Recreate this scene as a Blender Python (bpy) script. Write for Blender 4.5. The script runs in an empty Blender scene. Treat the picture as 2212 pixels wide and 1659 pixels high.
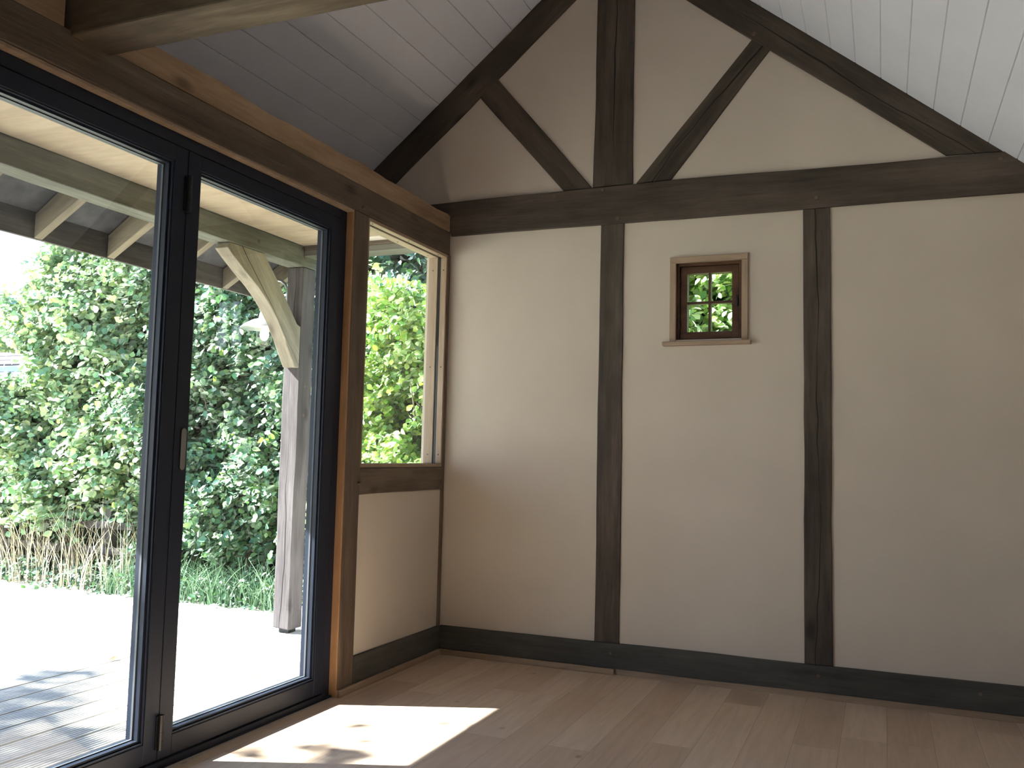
import bpy, bmesh, math, random
import numpy as np
from mathutils import Vector, Matrix
random.seed(7)
rng = np.random.default_rng(11)
S = bpy.context.scene
COL = S.collection

# ------------------------------------------------------------ camera
YAW, PITCH, ROLL = math.radians(-22.72073432), math.radians(4.58454333), math.radians(1.3318475)
F_PX = 1920.09
d = Vector((math.sin(YAW)*math.cos(PITCH), math.cos(YAW)*math.cos(PITCH), math.sin(PITCH)))
r0 = Vector((math.cos(YAW), -math.sin(YAW), 0)); u0 = r0.cross(d)
r = math.cos(ROLL)*r0 + math.sin(ROLL)*u0
u = -math.sin(ROLL)*r0 + math.cos(ROLL)*u0
cam = bpy.data.cameras.new('camera'); camo = bpy.data.objects.new('camera', cam); COL.objects.link(camo)
camo.matrix_world = Matrix(((r.x, u.x, -d.x, 2.2284), (r.y, u.y, -d.y, -4.3842), (r.z, u.z, -d.z, 1.0455), (0, 0, 0, 1)))
cam.sensor_width = 36; cam.lens = F_PX*36/2212; cam.clip_start = .02; cam.clip_end = 300
S.camera = camo

# ------------------------------------------------------------ sky, sun, exposure
SUN_EL = math.radians(40.9)
SUN_H = Vector((.922, .387, 0)).normalized()          # the way the sunlight travels
SUN_DIR = Vector((SUN_H.x*math.cos(SUN_EL), SUN_H.y*math.cos(SUN_EL), -math.sin(SUN_EL)))
W = bpy.data.worlds.new('sky'); S.world = W; W.use_nodes = True
nt = W.node_tree; nt.nodes.clear()
tc = nt.nodes.new('ShaderNodeTexCoord'); sx = nt.nodes.new('ShaderNodeSeparateXYZ'); cr = nt.nodes.new('ShaderNodeValToRGB')
bg = nt.nodes.new('ShaderNodeBackground'); ow = nt.nodes.new('ShaderNodeOutputWorld')
nt.links.new(tc.outputs['Generated'], sx.inputs[0]); nt.links.new(sx.outputs['Z'], cr.inputs[0])
nt.links.new(cr.outputs[0], bg.inputs[0]); nt.links.new(bg.outputs[0], ow.inputs[0])
e = cr.color_ramp.elements
e[0].position = 0.0; e[0].color = (.84, .90, 1, 1); e[1].position = .65; e[1].color = (.30, .50, 1, 1)
bg.inputs[1].default_value = 1.05
sun = bpy.data.lights.new('sun', 'SUN'); suno = bpy.data.objects.new('sun', sun); COL.objects.link(suno)
sun.energy = 13.0; sun.color = (1, .98, .955); sun.angle = math.radians(.6)
suno.rotation_euler = SUN_DIR.to_track_quat('-Z', 'Y').to_euler(); suno.location = (-20, -9, 20)
S.view_settings.view_transform = 'Standard'; S.view_settings.look = 'None'
S.view_settings.gamma = 1; S.view_settings.use_curve_mapping = False
S.view_settings.exposure = 2.0
S.cycles.max_bounces = 14; S.cycles.diffuse_bounces = 8; S.cycles.transparent_max_bounces = 24

# ------------------------------------------------------------ materials
class NT:
    def __init__(s, name):
        s.m = bpy.data.materials.new(name); s.m.use_nodes = True; s.t = s.m.node_tree; s.t.nodes.clear()
        s.out = s.n('OutputMaterial')
    def n(s, typ, **kw):
        nd = s.t.nodes.new('ShaderNode'+typ)
        for k, v in kw.items():
            if k in ('operation', 'blend_type', 'data_type', 'feature', 'noise_dimensions', 'voronoi_dimensions', 'distance', 'wave_type', 'bands_direction'):
                setattr(nd, k, v)
            else:
                nd.inputs[k].default_value = v
        return nd
    def l(s, a, b): s.t.links.new(a, b)
    def math(s, op, a, b=None, c=None):
        nd = s.t.nodes.new('ShaderNodeMath'); nd.operation = op
        for i, q in enumerate((a, b, c)):
            if q is None: continue
            if isinstance(q, (int, float)): nd.inputs[i].default_value = q
            else: s.l(q, nd.inputs[i])
        return nd.outputs[0]
    def noise(s, vec, scale, detail=4, rough=.55, dist=0):
        nd = s.n('TexNoise'); s.l(vec, nd.inputs['Vector'])
        nd.inputs['Scale'].default_value = scale; nd.inputs['Detail'].default_value = detail
        nd.inputs['Roughness'].default_value = rough; nd.inputs['Distortion'].default_value = dist
        return nd.outputs['Fac']
    def ramp(s, fac, stops):
        nd = s.t.nodes.new('ShaderNodeValToRGB'); el = nd.color_ramp.elements
        while len(el) < len(stops): el.new(.5)
        for q, (p, c) in zip(el, stops): q.position = p; q.color = (*c, 1)
        s.l(fac, nd.inputs[0]); return nd.outputs[0]
    def mix(s, fac, a, b, mode='MIX'):
        nd = s.t.nodes.new('ShaderNodeMix'); nd.data_type = 'RGBA'; nd.blend_type = mode
        for i, q in ((0, fac), (6, a), (7, b)):
            if isinstance(q, (int, float)): nd.inputs[i].default_value = q
            elif isinstance(q, tuple): nd.inputs[i].default_value = (*q, 1)
            else: s.l(q, nd.inputs[i])
        return nd.outputs[2]
    def bsdf(s, col, rough=.6, bump=None, bstr=.3, bdist=.01, **kw):
        b = s.n('BsdfPrincipled')
        if isinstance(col, tuple): b.inputs['Base Color'].default_value = (*col, 1)
        else: s.l(col, b.inputs['Base Color'])
        if isinstance(rough, (int, float)): b.inputs['Roughness'].default_value = rough
        else: s.l(rough, b.inputs['Roughness'])
        for k, v in kw.items(): b.inputs[k.replace('_', ' ')].default_value = v
        if bump is not None:
            bp = s.n('Bump'); bp.inputs['Strength'].default_value = bstr; bp.inputs['Distance'].default_value = bdist
            s.l(bump, bp.inputs['Height']); s.l(bp.outputs[0], b.inputs['Normal'])
        s.l(b.outputs[0], s.out.inputs[0]); return b
    def coords(s, scale=(1, 1, 1), rnd=True):
        t = s.n('TexCoord'); mp = s.n('Mapping'); mp.inputs['Scale'].default_value = scale
        if rnd:
            oi = s.n('ObjectInfo'); sc = s.t.nodes.new('ShaderNodeVectorMath'); sc.operation = 'SCALE'
            cx = s.n('CombineXYZ'); 
            for i in range(3): s.l(s.math('MULTIPLY', oi.outputs['Random'], 17.0+9*i), cx.inputs[i])
            ad = s.t.nodes.new('ShaderNodeVectorMath'); ad.operation = 'ADD'
            s.l(t.outputs['Object'], ad.inputs[0]); s.l(cx.outputs[0], ad.inputs[1]); s.l(ad.outputs[0], mp.inputs[0])
        else: s.l(t.outputs['Object'], mp.inputs[0])
        return t.outputs['Object'], mp.outputs[0]

def timber(name, dark, mid, light, rough=.75, crack=0.0, knots=True, grainscale=16, bstr=.5):
    """sawn timber, the grain along the object's own x"""
    m = NT(name); raw, st = m.coords((1.1, grainscale, grainscale)); _, big = m.coords((.9, 3, 3)); _, iso = m.coords((1, 2.2, 2.2))
    g1 = m.noise(st, 1.6, 6, .65, .35); g2 = m.noise(big, 1.7, 4, .6); fine = m.noise(st, 7, 3, .6)
    f = m.math('ADD', m.math('MULTIPLY', g1, .42), m.math('MULTIPLY', g2, .58))
    col = m.ramp(f, [(.33, dark), (.5, mid), (.66, light)])
    col = m.mix(.25, col, m.ramp(fine, [(.35, (.35, .35, .35)), (.65, (1.0, 1.0, 1.0))]), 'MULTIPLY')
    h = m.math('ADD', m.math('MULTIPLY', g1, .6), m.math('MULTIPLY', fine, .4))
    if knots:
        v = m.n('TexVoronoi'); v.inputs['Scale'].default_value = 2.6; m.l(iso, v.inputs['Vector'])
        k = m.ramp(v.outputs['Distance'], [(.05, (1, 1, 1)), (.17, (0, 0, 0))])
        col = m.mix(m.math('MULTIPLY', k, .65), col, tuple(c*.35 for c in dark))
        h = m.math('SUBTRACT', h, m.math('MULTIPLY', k, .3))
    if crack:
        s3 = m.n('SeparateXYZ'); m.l(raw, s3.inputs[0])
        w1 = m.noise(m.coords((1.0, 0, 0))[1], 1.3, 3, .5)
        off = m.math('MULTIPLY', m.math('SUBTRACT', w1, .5), .10)
        dist = m.math('ABSOLUTE', m.math('SUBTRACT', s3.outputs['Z'], off))
        gate = m.noise(m.coords((1.0, 0, 0))[1], .9, 1, .5)
        wid = m.math('MULTIPLY', m.math('MAXIMUM', m.math('SUBTRACT', gate, .36), 0), .0145*crack)
        cm = m.math('LESS_THAN', dist, wid)
        col = m.mix(m.math('MULTIPLY', cm, .85), col, (.006, .005, .004))
        h = m.math('SUBTRACT', h, cm)
    m.bsdf(col, rough, h, bstr, .006, Specular_IOR_Level=.25)
    return m.m

def flat(name, col, rough=.6, var=.12, scale=6, bump=.0, **kw):
    m = NT(name); raw, st = m.coords((1, 1, 1)); n = m.noise(st, scale, 5, .6)
    c = m.ramp(n, [(.25, tuple(q*(1-var) for q in col)), (.75, tuple(min(1, q*(1+var)) for q in col))])
    m.bsdf(c, rough, n if bump else None, bump, .004, **kw); return m.m

M = {}
M['beam'] = timber('dark_stained_oak', (.034, .027, .021), (.078, .061, .048), (.135, .106, .083))
M['beam_crack'] = timber('dark_stained_oak_with_shakes', (.034, .027, .021), (.076, .060, .047), (.13, .103, .08), crack=1.0)
M['sill'] = timber('slate_stained_oak', (.038, .037, .033), (.072, .070, .062), (.11, .104, .09), knots=False)
M['brown'] = timber('brown_stained_oak', (.065, .047, .034), (.13, .096, .070), (.20, .155, .115))
M['tan'] = timber('tan_softwood', (.24, .155, .095), (.37, .245, .15), (.48, .33, .21), knots=True, bstr=.2)
M['oak_trim'] = timber('pale_oak_trim', (.29, .205, .14), (.37, .27, .19), (.46, .345, .25), knots=False, bstr=.12, rough=.5)
M['oak_warm'] = timber('warm_oak_strip', (.33, .18, .09), (.42, .24, .125), (.5, .3, .165), knots=False, bstr=.12, rough=.5)
M['green_oak'] = timber('weathered_green_oak', (.16, .13, .10), (.27, .23, .175), (.38, .33, .26), crack=.8, rough=.85)
M['post_oak'] = timber('silvered_oak_post', (.046, .039, .040), (.096, .083, .084), (.155, .138, .140), crack=.9, rough=.9)
M['green_oak_dark'] = timber('greyed_oak_beam', (.07, .066, .052), (.13, .125, .10), (.21, .20, .165), rough=.85)
M['weather_board'] = timber('dark_weathered_board', (.035, .03, .028), (.075, .066, .062), (.14, .125, .115), rough=.9)
M['rafter_pale'] = timber('pale_sawn_rafter', (.13, .105, .08), (.22, .18, .13), (.30, .25, .18), rough=.85)
M['ply'] = timber('warm_plywood_soffit', (.32, .235, .165), (.38, .285, .20), (.43, .33, .235), knots=False, grainscale=4, bstr=.05)
M['winframe'] = timber('red_brown_hardwood', (.045, .02, .012), (.085, .04, .024), (.13, .065, .038), knots=False, rough=.5)

# plaster
m = NT('cream_lime_plaster'); raw, st = m.coords((1, 1, 1), False)
n1 = m.noise(st, 2.2, 4, .5); n2 = m.noise(st, 160, 3, .6); n3 = m.noise(st, 9, 3, .5)
c = m.ramp(n1, [(.3, (.545, .475, .405)), (.7, (.595, .52, .445))])
m.bsdf(c, .9, m.math('ADD', m.math('MULTIPLY', n2, .25), n3), .10, .006, Specular_IOR_Level=.15); M['plaster'] = m.m
# painted boards
m = NT('white_painted_boarding'); raw, st = m.coords((1, 1, 1), False)
n1 = m.noise(st, 3, 4, .5)
m.bsdf(m.ramp(n1, [(.3, (.66, .675, .76)), (.7, (.71, .725, .81))]), .55, m.noise(st, 40, 3, .6), .04, .002); M['ceil'] = m.m
# oak plank floor: boards along y
m = NT('oak_strip_floor'); raw, st = m.coords((1, 1, 1), False)
s3 = m.n('SeparateXYZ'); m.l(raw, s3.inputs[0])
PW = .1675
fx = m.math('DIVIDE', m.math('SUBTRACT', s3.outputs['X'], .053), PW); ix = m.math('FLOOR', fx); frx = m.math('SUBTRACT', fx, ix)
wn = m.n('TexWhiteNoise', noise_dimensions='1D'); m.l(ix, wn.inputs['W'])
fy = m.math('DIVIDE', m.math('ADD', s3.outputs['Y'], m.math('MULTIPLY', wn.outputs[0], 5.0)), 1.15); iy = m.math('FLOOR', fy); fry = m.math('SUBTRACT', fy, iy)
cx = m.n('CombineXYZ'); m.l(ix, cx.inputs[0]); m.l(iy, cx.inputs[1])
w2 = m.n('TexWhiteNoise', noise_dimensions='2D'); m.l(cx.outputs[0], w2.inputs['Vector'])
base = m.ramp(w2.outputs['Value'], [(0, (.55, .40, .30)), (.5, (.62, .465, .355)), (1, (.70, .545, .43))])
cg = m.n('CombineXYZ'); m.l(m.math('MULTIPLY', s3.outputs['X'], 22), cg.inputs[0]); m.l(m.math('ADD', m.math('MULTIPLY', s3.outputs['Y'], 1.6), m.math('MULTIPLY', w2.outputs['Value'], 40)), cg.inputs[1]); m.l(m.math('MULTIPLY', w2.outputs['Value'], 30), cg.inputs[2])
gr = m.noise(cg.outputs[0], 1.2, 6, .6, 1.2)
col = m.mix(.65, base, m.ramp(gr, [(.28, (.70, .66, .61)), (.6, (1, 1, 1))]), 'MULTIPLY')
vo = m.n('TexVoronoi'); vo.inputs['Scale'].default_value = 3.1; mp = m.n('Mapping'); mp.inputs['Scale'].default_value = (1.2, .8, 1); m.l(raw, mp.inputs[0]); m.l(mp.outputs[0], vo.inputs['Vector'])
kn = m.ramp(vo.outputs['Distance'], [(.02, (1, 1, 1)), (.06, (0, 0, 0))]); col = m.mix(m.math('MULTIPLY', kn, .55), col, (.10, .055, .03))
seam = m.math('MAXIMUM', m.math('LESS_THAN', m.math('MINIMUM', frx, m.math('SUBTRACT', 1, frx)), .006), m.math('LESS_THAN', fry, .0014))
col = m.mix(m.math('MULTIPLY', seam, .45), col, (.10, .06, .035))
m.bsdf(col, m.ramp(gr, [(.3, (.34,)*3), (.7, (.44,)*3)]), m.math('SUBTRACT', m.math('MULTIPLY', gr, .3), seam), .12, .003, Specular_IOR_Level=.3); M['floor'] = m.m

M['metal'] = flat('anthracite_powder_coated_aluminium', (.011, .015, .028), .45, .06, 30, Specular_IOR_Level=.28)
M['gasket'] = flat('black_rubber_gasket', (.008, .008, .009), .6, .05)
M['hinge'] = flat('black_hinge_metal', (.006, .006, .007), .4, .05)
M['seal'] = flat('grey_glazing_seal', (.06, .065, .075), .6, .05)
M['handle'] = flat('satin_grey_metal', (.23, .235, .24), .4, .04, 20, Metallic=.6)
M['screw'] = flat('dark_screw_head', (.03, .02, .015), .5)
M['lampmetal'] = flat('galvanised_lamp_metal', (.62, .64, .66), .32, .08, 12, Metallic=.8)
M['cable'] = flat('black_cable', (.01, .01, .01), .5)
M['lampwhite'] = flat('white_enamel', (.8, .8, .78), .3, .03)
M['tile'] = flat('shade_tinted_clay_tile', (.038, .027, .032), .9, .35, 5, .3)  # brown tiles with the shade on the roof put into their colour
M['gutter'] = flat('blue_grey_gutter', (.06, .09, .19), .5, .1)
M['darkwall'] = flat('dark_timber_cladding', (.03, .035, .035), .8, .3)
M['underfelt'] = flat('grey_underlay_board', (.07, .066, .07), .9, .55, 9, .4)
M['bark'] = flat('grey_brown_bark', (.11, .085, .06), .9, .4, 12, .6)
M['hedge_shade'] = flat('painted_hedge_shade', (.028, .05, .022), 1.0, .5, 9, .8)  # very dark green painted as the shade deep inside the hedge
M['straw'] = flat('dry_straw', (.55, .46, .33), .9, .25, 5)
M['lawn'] = flat('sun_bleached_lawn', (.42, .40, .31), 1, .18, 3, .4)
M['weed'] = flat('pale_green_weed', (.15, .25, .14), .8, .3, 4)
# deck boards
m = NT('grey_decking'); raw, st = m.coords((14, 1.2, 14), False); n1 = m.noise(st, 2, 5, .6, .4)
m.bsdf(m.ramp(n1, [(.3, (.36, .345, .33)), (.7, (.48, .46, .44))]), .8, n1, .2, .003); M['deck'] = m.m

def glass(name, tint, rough=.0):
    m = NT(name)
    tr = m.n('BsdfTransparent', Color=(*tint, 1)); gl = m.n('BsdfGlossy', Roughness=rough); lw_ = m.n('LayerWeight', Blend=.5); fz = m.math('ADD', m.math('MULTIPLY', m.math('POWER', lw_.outputs['Facing'], 5), .9), .035)
    mx = m.n('MixShader'); m.l(fz, mx.inputs[0]); m.l(tr.outputs[0], mx.inputs[1]); m.l(gl.outputs[0], mx.inputs[2])
    m.l(mx.outputs[0], m.out.inputs[0]); return m.m
M['glass'] = glass('clear_window_glass', (.93, .965, .955))
M['jar'] = glass('clear_jar_glass', (.97, .96, .9))
def emit(name, col, st):
    m = NT(name); e_ = m.n('Emission', Color=(*col, 1), Strength=st); m.l(e_.outputs[0], m.out.inputs[0]); return m.m
M['bulb'] = emit('lit_filament_bulb', (1, .86, .62), 2.2)

def leafmat(name, a, b_, c_, trans=.4):
    m = NT(name); g = m.n('NewGeometry')
    col = m.ramp(g.outputs['Random Per Island'], [(0, a), (.55, b_), (1, c_)])
    df = m.n('BsdfDiffuse'); tl = m.n('BsdfTranslucent'); gl = m.n('BsdfGlossy', Roughness=.45, Color=(1, 1, 1, 1))
    m.l(col, df.inputs[0]); m.l(m.mix(1.0, col, (1.5, 1.35, .45), 'MULTIPLY'), tl.inputs[0])
    mx = m.n('MixShader', Fac=trans); m.l(df.outputs[0], mx.inputs[1]); m.l(tl.outputs[0], mx.inputs[2])
    fr = m.n('Fresnel', IOR=1.6); m2 = m.n('MixShader'); m.l(fr.outputs[0], m2.inputs[0]); m.l(mx.outputs[0], m2.inputs[1]); m.l(gl.outputs[0], m2.inputs[2])
    m.l(m2.outputs[0], m.out.inputs[0]); return m.m
M['leaf'] = leafmat('hedge_leaf', (.11, .24, .13), (.22, .37, .19), (.55, .60, .30), .3)
M['leaf_mid'] = leafmat('mid_green_leaf', (.04, .125, .07), (.085, .20, .10), (.25, .37, .14), .28)
M['leaf_dark'] = leafmat('dark_ivy_leaf', (.02, .07, .035), (.035, .11, .045), (.07, .17, .055), .25)
M['leaf_lime'] = leafmat('lime_leaf', (.10, .27, .06), (.30, .50, .10), (.66, .70, .26), .38)
M['leaf_dry'] = leafmat('dry_leaf', (.14, .07, .03), (.2, .11, .05), (.25, .15, .07), .2)

# ------------------------------------------------------------ helpers
def tag(o, label=None, cat=None, group=None, kind=None):
    if label: o['label'] = label
    if cat: o['category'] = cat
    if group: o['group'] = group
    if kind: o['kind'] = kind
    return o
def empty(name, loc=(0, 0, 0)):
    o = bpy.data.objects.new(name, None); o.location = loc; o.empty_display_size = .1; COL.objects.link(o); return o
def mkobj(name, verts, faces, mat, parent=None, mw=None, smooth=False, bevel=0, bseg=2):
    me = bpy.data.meshes.new(name); me.from_pydata([tuple(v) for v in verts], [], faces); me.update()
    o = bpy.data.objects.new(name, me); COL.objects.link(o); me.materials.append(mat)
    if smooth:
        for p in me.polygons: p.use_smooth = True
    if mw is not None: o.matrix_world = mw
    if parent is not None: adopt(o, parent)
    if bevel:
        b = o.modifiers.new('bevel', 'BEVEL'); b.width = bevel; b.segments = bseg; b.limit_method = 'ANGLE'; b.angle_limit = math.radians(40)
    return o
def adopt(o, parent):
    pw = parent.matrix_basis.copy()
    q = parent.parent
    while q is not None: pw = q.matrix_basis @ pw; q = q.parent
    w = o.matrix_basis.copy(); o.parent = parent; o.matrix_parent_inverse = pw.inverted(); o.matrix_basis = w
    # bake to a plain local transform
    o.matrix_basis = pw.inverted() @ w; o.matrix_parent_inverse = Matrix.Identity(4)
def prism(name, pts, ext, mat, axis=None, parent=None, bevel=.004, wav=0, seed=0):
    """planar outline pts (3-D), extruded by vector ext; grain along axis"""
    pts = [Vector(p) for p in pts]; ext = Vector(ext)
    ax = Vector(axis).normalized() if axis is not None else (pts[1]-pts[0]).normalized()
    ez = ext.normalized(); ey = ez
    zz = ax.cross(ey).normalized()
    c = sum(pts, Vector())/len(pts)+ext/2
    mw = Matrix(((ax.x, ey.x, zz.x, c.x), (ax.y, ey.y, zz.y, c.y), (ax.z, ey.z, zz.z, c.z), (0, 0, 0, 1)))
    if wav:   # break long edges so they wander like a hand-hewn arris
        rr = random.Random(seed+len(pts)*31+int(abs(c.x)*1000)); out = []
        n = len(pts)
        for i in range(n):
            a, b = pts[i], pts[(i+1) % n]; L = (b-a).length; out.append(a)
            k = int(L/.16)
            if k > 1 and L > .3:
                nrm = (b-a).normalized().cross(ez); ph = rr.random()*6
                for j in range(1, k):
                    t = j/k; out.append(a.lerp(b, t)+nrm*(wav*(math.sin(ph+t*L*3.1)*.5+rr.uniform(-.5, .5))*min(1, 4*t, 4*(1-t))))
        pts = out
    inv = mw.inverted(); n = len(pts)
    V = [inv @ p for p in pts]+[inv @ (p+ext) for p in pts]
    # orientation
    nr = Vector()
    for i in range(n): nr += (pts[i]-pts[0]).cross(pts[(i+1) % n]-pts[0])
    F = [tuple(range(n)), tuple(range(2*n-1, n-1, -1))]+[(i, i+n, (i+1) % n+n, (i+1) % n) for i in range(n)]
    if nr.dot(ext) > 0: F = [tuple(reversed(f)) for f in F]
    return mkobj(name, V, F, mat, parent, mw, bevel=bevel)
def pbox(name, a, b, mat, axis=(1, 0, 0), parent=None, bevel=.004, wav=0, seed=0, face='auto'):
    """axis aligned block given by two corners, grain along axis"""
    a = Vector(a); b = Vector(b)
    lo = Vector([min(a[i], b[i]) for i in range(3)]); hi = Vector([max(a[i], b[i]) for i in range(3)])
    ai = max(range(3), key=lambda i: abs(axis[i]))
    if face == 'auto':
        others = [i for i in range(3) if i != ai]; ei = min(others, key=lambda i: hi[i]-lo[i])
    else: ei = face
    oi = [i for i in range(3) if i not in (ai, ei)][0]
    def P(s, t):
        v = Vector(lo); v[ai] = (lo, hi)[s][ai]; v[oi] = (lo, hi)[t][oi]; return v
    ext = Vector((0, 0, 0)); ext[ei] = hi[ei]-lo[ei]
    return prism(name, [P(0, 0), P(1, 0), P(1, 1), P(0, 1)], ext, mat, axis, parent, bevel, wav, seed)
class MB:
    def __init__(s): s.v = []; s.f = []
    def box(s, a, b):
        lo = [min(p, q) for p, q in zip(a, b)]; hi = [max(p, q) for p, q in zip(a, b)]; k = len(s.v)
        s.v += [(x, y, z) for x in (lo[0], hi[0]) for y in (lo[1], hi[1]) for z in (lo[2], hi[2])]
        s.f += [tuple(k+i for i in q) for q in ((0, 1, 3, 2), (4, 6, 7, 5), (0, 4, 5, 1), (2, 3, 7, 6), (0, 2, 6, 4), (1, 5, 7, 3))]
    def ext(s, pts, e_):
        k = len(s.v); n = len(pts); P = [Vector(p) for p in pts]; E_ = Vector(e_)
        s.v += [tuple(p) for p in P]+[tuple(p+E_) for p in P]
        nr = Vector()
        for i in range(n): nr += (P[i]-P[0]).cross(P[(i+1) % n]-P[0])
        F = [tuple(k+i for i in range(n)), tuple(k+i for i in range(2*n-1, n-1, -1))]+[(k+i, k+i+n, k+(i+1) % n+n, k+(i+1) % n) for i in range(n)]
        if nr.dot(E_) > 0: F = [tuple(reversed(f)) for f in F]
        s.f += F
    def tube(s, pts, rad, n=8):
        pts = [Vector(p) for p in pts]; k = len(s.v); rs = rad if isinstance(rad, (list, tuple)) else [rad]*len(pts)
        for i, p in enumerate(pts):
            t = (pts[min(i+1, len(pts)-1)]-pts[max(i-1, 0)]).normalized()
            a = t.orthogonal().normalized() if i == 0 else (a_prev-t*a_prev.dot(t)).normalized()
            a_prev = a; b = t.cross(a)
            s.v += [tuple(p+rs[i]*(math.cos(2*math.pi*j/n)*a+math.sin(2*math.pi*j/n)*b)) for j in range(n)]
        for i in range(len(pts)-1):
            for j in range(n): s.f.append((k+i*n+j, k+i*n+(j+1) % n, k+(i+1)*n+(j+1) % n, k+(i+1)*n+j))
        s.f.append(tuple(k+j for j in reversed(range(n)))); s.f.append(tuple(k+(len(pts)-1)*n+j for j in range(n)))
    def lathe(s, prof, c, n=32, close=False):
        k = len(s.v)
        for (rr, z) in prof: s.v += [(c[0]+rr*math.cos(2*math.pi*j/n), c[1]+rr*math.sin(2*math.pi*j/n), c[2]+z) for j in range(n)]
        for i in range(len(prof)-1):
            for j in range(n): s.f.append((k+i*n+j, k+i*n+(j+1) % n, k+(i+1)*n+(j+1) % n, k+(i+1)*n+j))
    def build(s, name, mat, parent=None, bevel=0, smooth=False, origin=None):
        o_ = Vector(origin) if origin is not None else Vector((0, 0, 0))
        v = [Vector(p)-o_ for p in s.v]
        return mkobj(name, v, s.f, mat, parent, Matrix.Translation(o_), smooth, bevel)
def peg(p, nrm, parent, rad=.011, proud=.004):
    p = Vector(p); nrm = Vector(nrm).normalized(); m_ = MB(); m_.tube([p-nrm*.01, p+nrm*proud*.7, p+nrm*proud], [rad, rad, rad*.8], 10)
    return m_.build('peg', M['brown'], parent, origin=p)

FZ = -.03                                  # floor level
SL, SR = .824, .820                        # roof slopes left and right of the ridge
def zl(x): return 3.545+SL*(x-.516)        # upper line of the rafters, left
def zr(x): return 3.341-SR*(x-1.633)
XA = .9487; ZA = zl(XA)
XW = 2.93                                  # right wall
YB = -6.3                                  # wall behind the camera

# ------------------------------------------------------------ room shell
b = MB(); b.box((0, YB, FZ-.12), (XW, 0.02, FZ)); tag(b.build('floor', M['floor']), kind='structure')

b = MB()                                   # gable wall, with the hole for the little window
y0, y1 = .004, .13
hx0, hx1, hz0, hz1 = 1.272, 1.600, 1.640, 2.030
def top_poly(xa, xb, zb):
    pts = [(xa, zb), (xb, zb)]
    f = lambda x: zl(x)+.02 if x < XA else zr(x)+.02
    if xb > xa:
        pts.append((xb, f(xb)))
        if xa < XA < xb: pts.append((XA, ZA+.02))
        pts.append((xa, f(xa)))
    return [(p[0], y0, p[1]) for p in pts]
E3 = (0, y1-y0, 0)
b.ext(top_poly(-.86, -.14, 2.30), E3)
b.ext(top_poly(-.14, hx0, hz1), E3); b.ext(top_poly(hx0, hx1, hz1), E3); b.ext(top_poly(hx1, XW+.12, hz1), E3)
b.box((-.14, y0, -.35), (hx0, y1, hz1)); b.box((hx1, y0, -.35), (XW+.12, y1, hz1)); b.box((hx0, y0, -.35), (hx1, y1, hz0))
tag(b.build('wall_back', M['plaster']), kind='structure')

b = MB()                                   # left wall: low panel under the side window, solid part behind the camera
b.box((-.13, -.87, FZ-.3), (-.004, 0.003, .90)); b.box((-.13, -.03, .9), (-.012, .003, 2.15))
b.box((-.13, YB, FZ-.3), (-.004, -4.0, 2.15)); b.box((-.13, -4.0, -.35), (0, -.87, FZ))
tag(b.build('wall_left', M['plaster']), kind='structure')
b = MB(); b.box((XW, YB-.12, -.35), (XW+.12, .004, zr(XW)+.02)); tag(b.build('wall_right', M['plaster']), kind='structure')
b = MB(); b.ext([(x_, YB, z_) for x_, z_ in ((-.86, 2.30), (-.13, 2.30), (-.13, -.35), (XW, -.35), (XW, zr(XW)), (XA, ZA), (-.86, zl(-.86)))], (0, -.12, 0))
tag(b.build('wall_front', M['plaster']), kind='structure')

# boarded ceiling: every board with a chamfered edge, running along the ridge
b = MB(); cl, cR = math.hypot(1, SL), math.hypot(1, SR)
def boards(P0, dirv, nrm, length, first, pitch):
    t = first-pitch
    while t < length:
        a, c_ = max(t, 0), min(t+pitch, length); t += pitch
        if c_-a < .01: continue
        g = .0032
        prof = [(a+.0004, .018), (a+.0004, g), (a+g, 0), (c_-g, 0), (c_-.0004, g), (c_-.0004, .018)]
        b.ext([tuple(P0+dirv*q+nrm*h+Vector((0, 0.003, 0))) for q, h in prof], (0, YB, 0))
dl = Vector((-1/cl, 0, -SL/cl)); nl = Vector((-SL/cl, 0, 1/cl))
boards(Vector((XA, 0, ZA)), dl, nl, (XA+.86)*cl, ((XA+.432)*cl) % .1438, .1438)
dr = Vector((1/cR, 0, -SR/cR)); nr_ = Vector((SR/cR, 0, 1/cR))
boards(Vector((XA, 0, ZA)), dr, nr_, (XW-XA)*cR, ((2.343-XA)*cR) % .1425, .1425)
tag(b.build('ceiling', M['ceil']), kind='structure')
# tiled roof above it, reaching out over the porch to the eave
b = MB(); th = .20
ex, ez = -1.50, 2.20                       # eave
Lr = [(XA, YB-.3, ZA+.02), (-.88, YB-.3, zl(-.88)+.02), (-1.20, YB-.3, 2.335), (ex, YB-.3, 2.125), (ex, YB-.3, 2.165), (-.9, YB-.3, zl(-.9)+.28), (XA, YB-.3, ZA+.25)]
b.ext(Lr, (0, .32-YB+.3, 0))
b.ext([(XA, YB-.3, ZA+.02), (XW+.5, YB-.3, zr(XW+.5)+.02), (XW+.5, YB-.3, zr(XW+.5)+.1), (XA, YB-.3, ZA+.25)], (0, .32-YB+.3, 0))
tag(b.build('roof', M['underfelt']), 'pitched roof over the garden room and its porch', 'roof', kind='structure')

# baseboards
b = MB(); b.box((0.02, -.020, FZ), (.983, .003, -.0005)); o = b.build('baseboard_back', M['oak_trim']); tag(o, kind='structure')
o.modifiers.new('bevel', 'BEVEL').width = .002
b = MB(); b.box((.983, -.004, FZ), (XW, .003, -.0005)); tag(b.build('baseboard_back', M['oak_trim']), kind='structure')
o = pbox('baseboard_left', (-.008, -.985, FZ), (.020, -.0005, -.0005), M['oak_trim'], (0, 1, 0), bevel=.003); tag(o, kind='structure')

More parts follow.
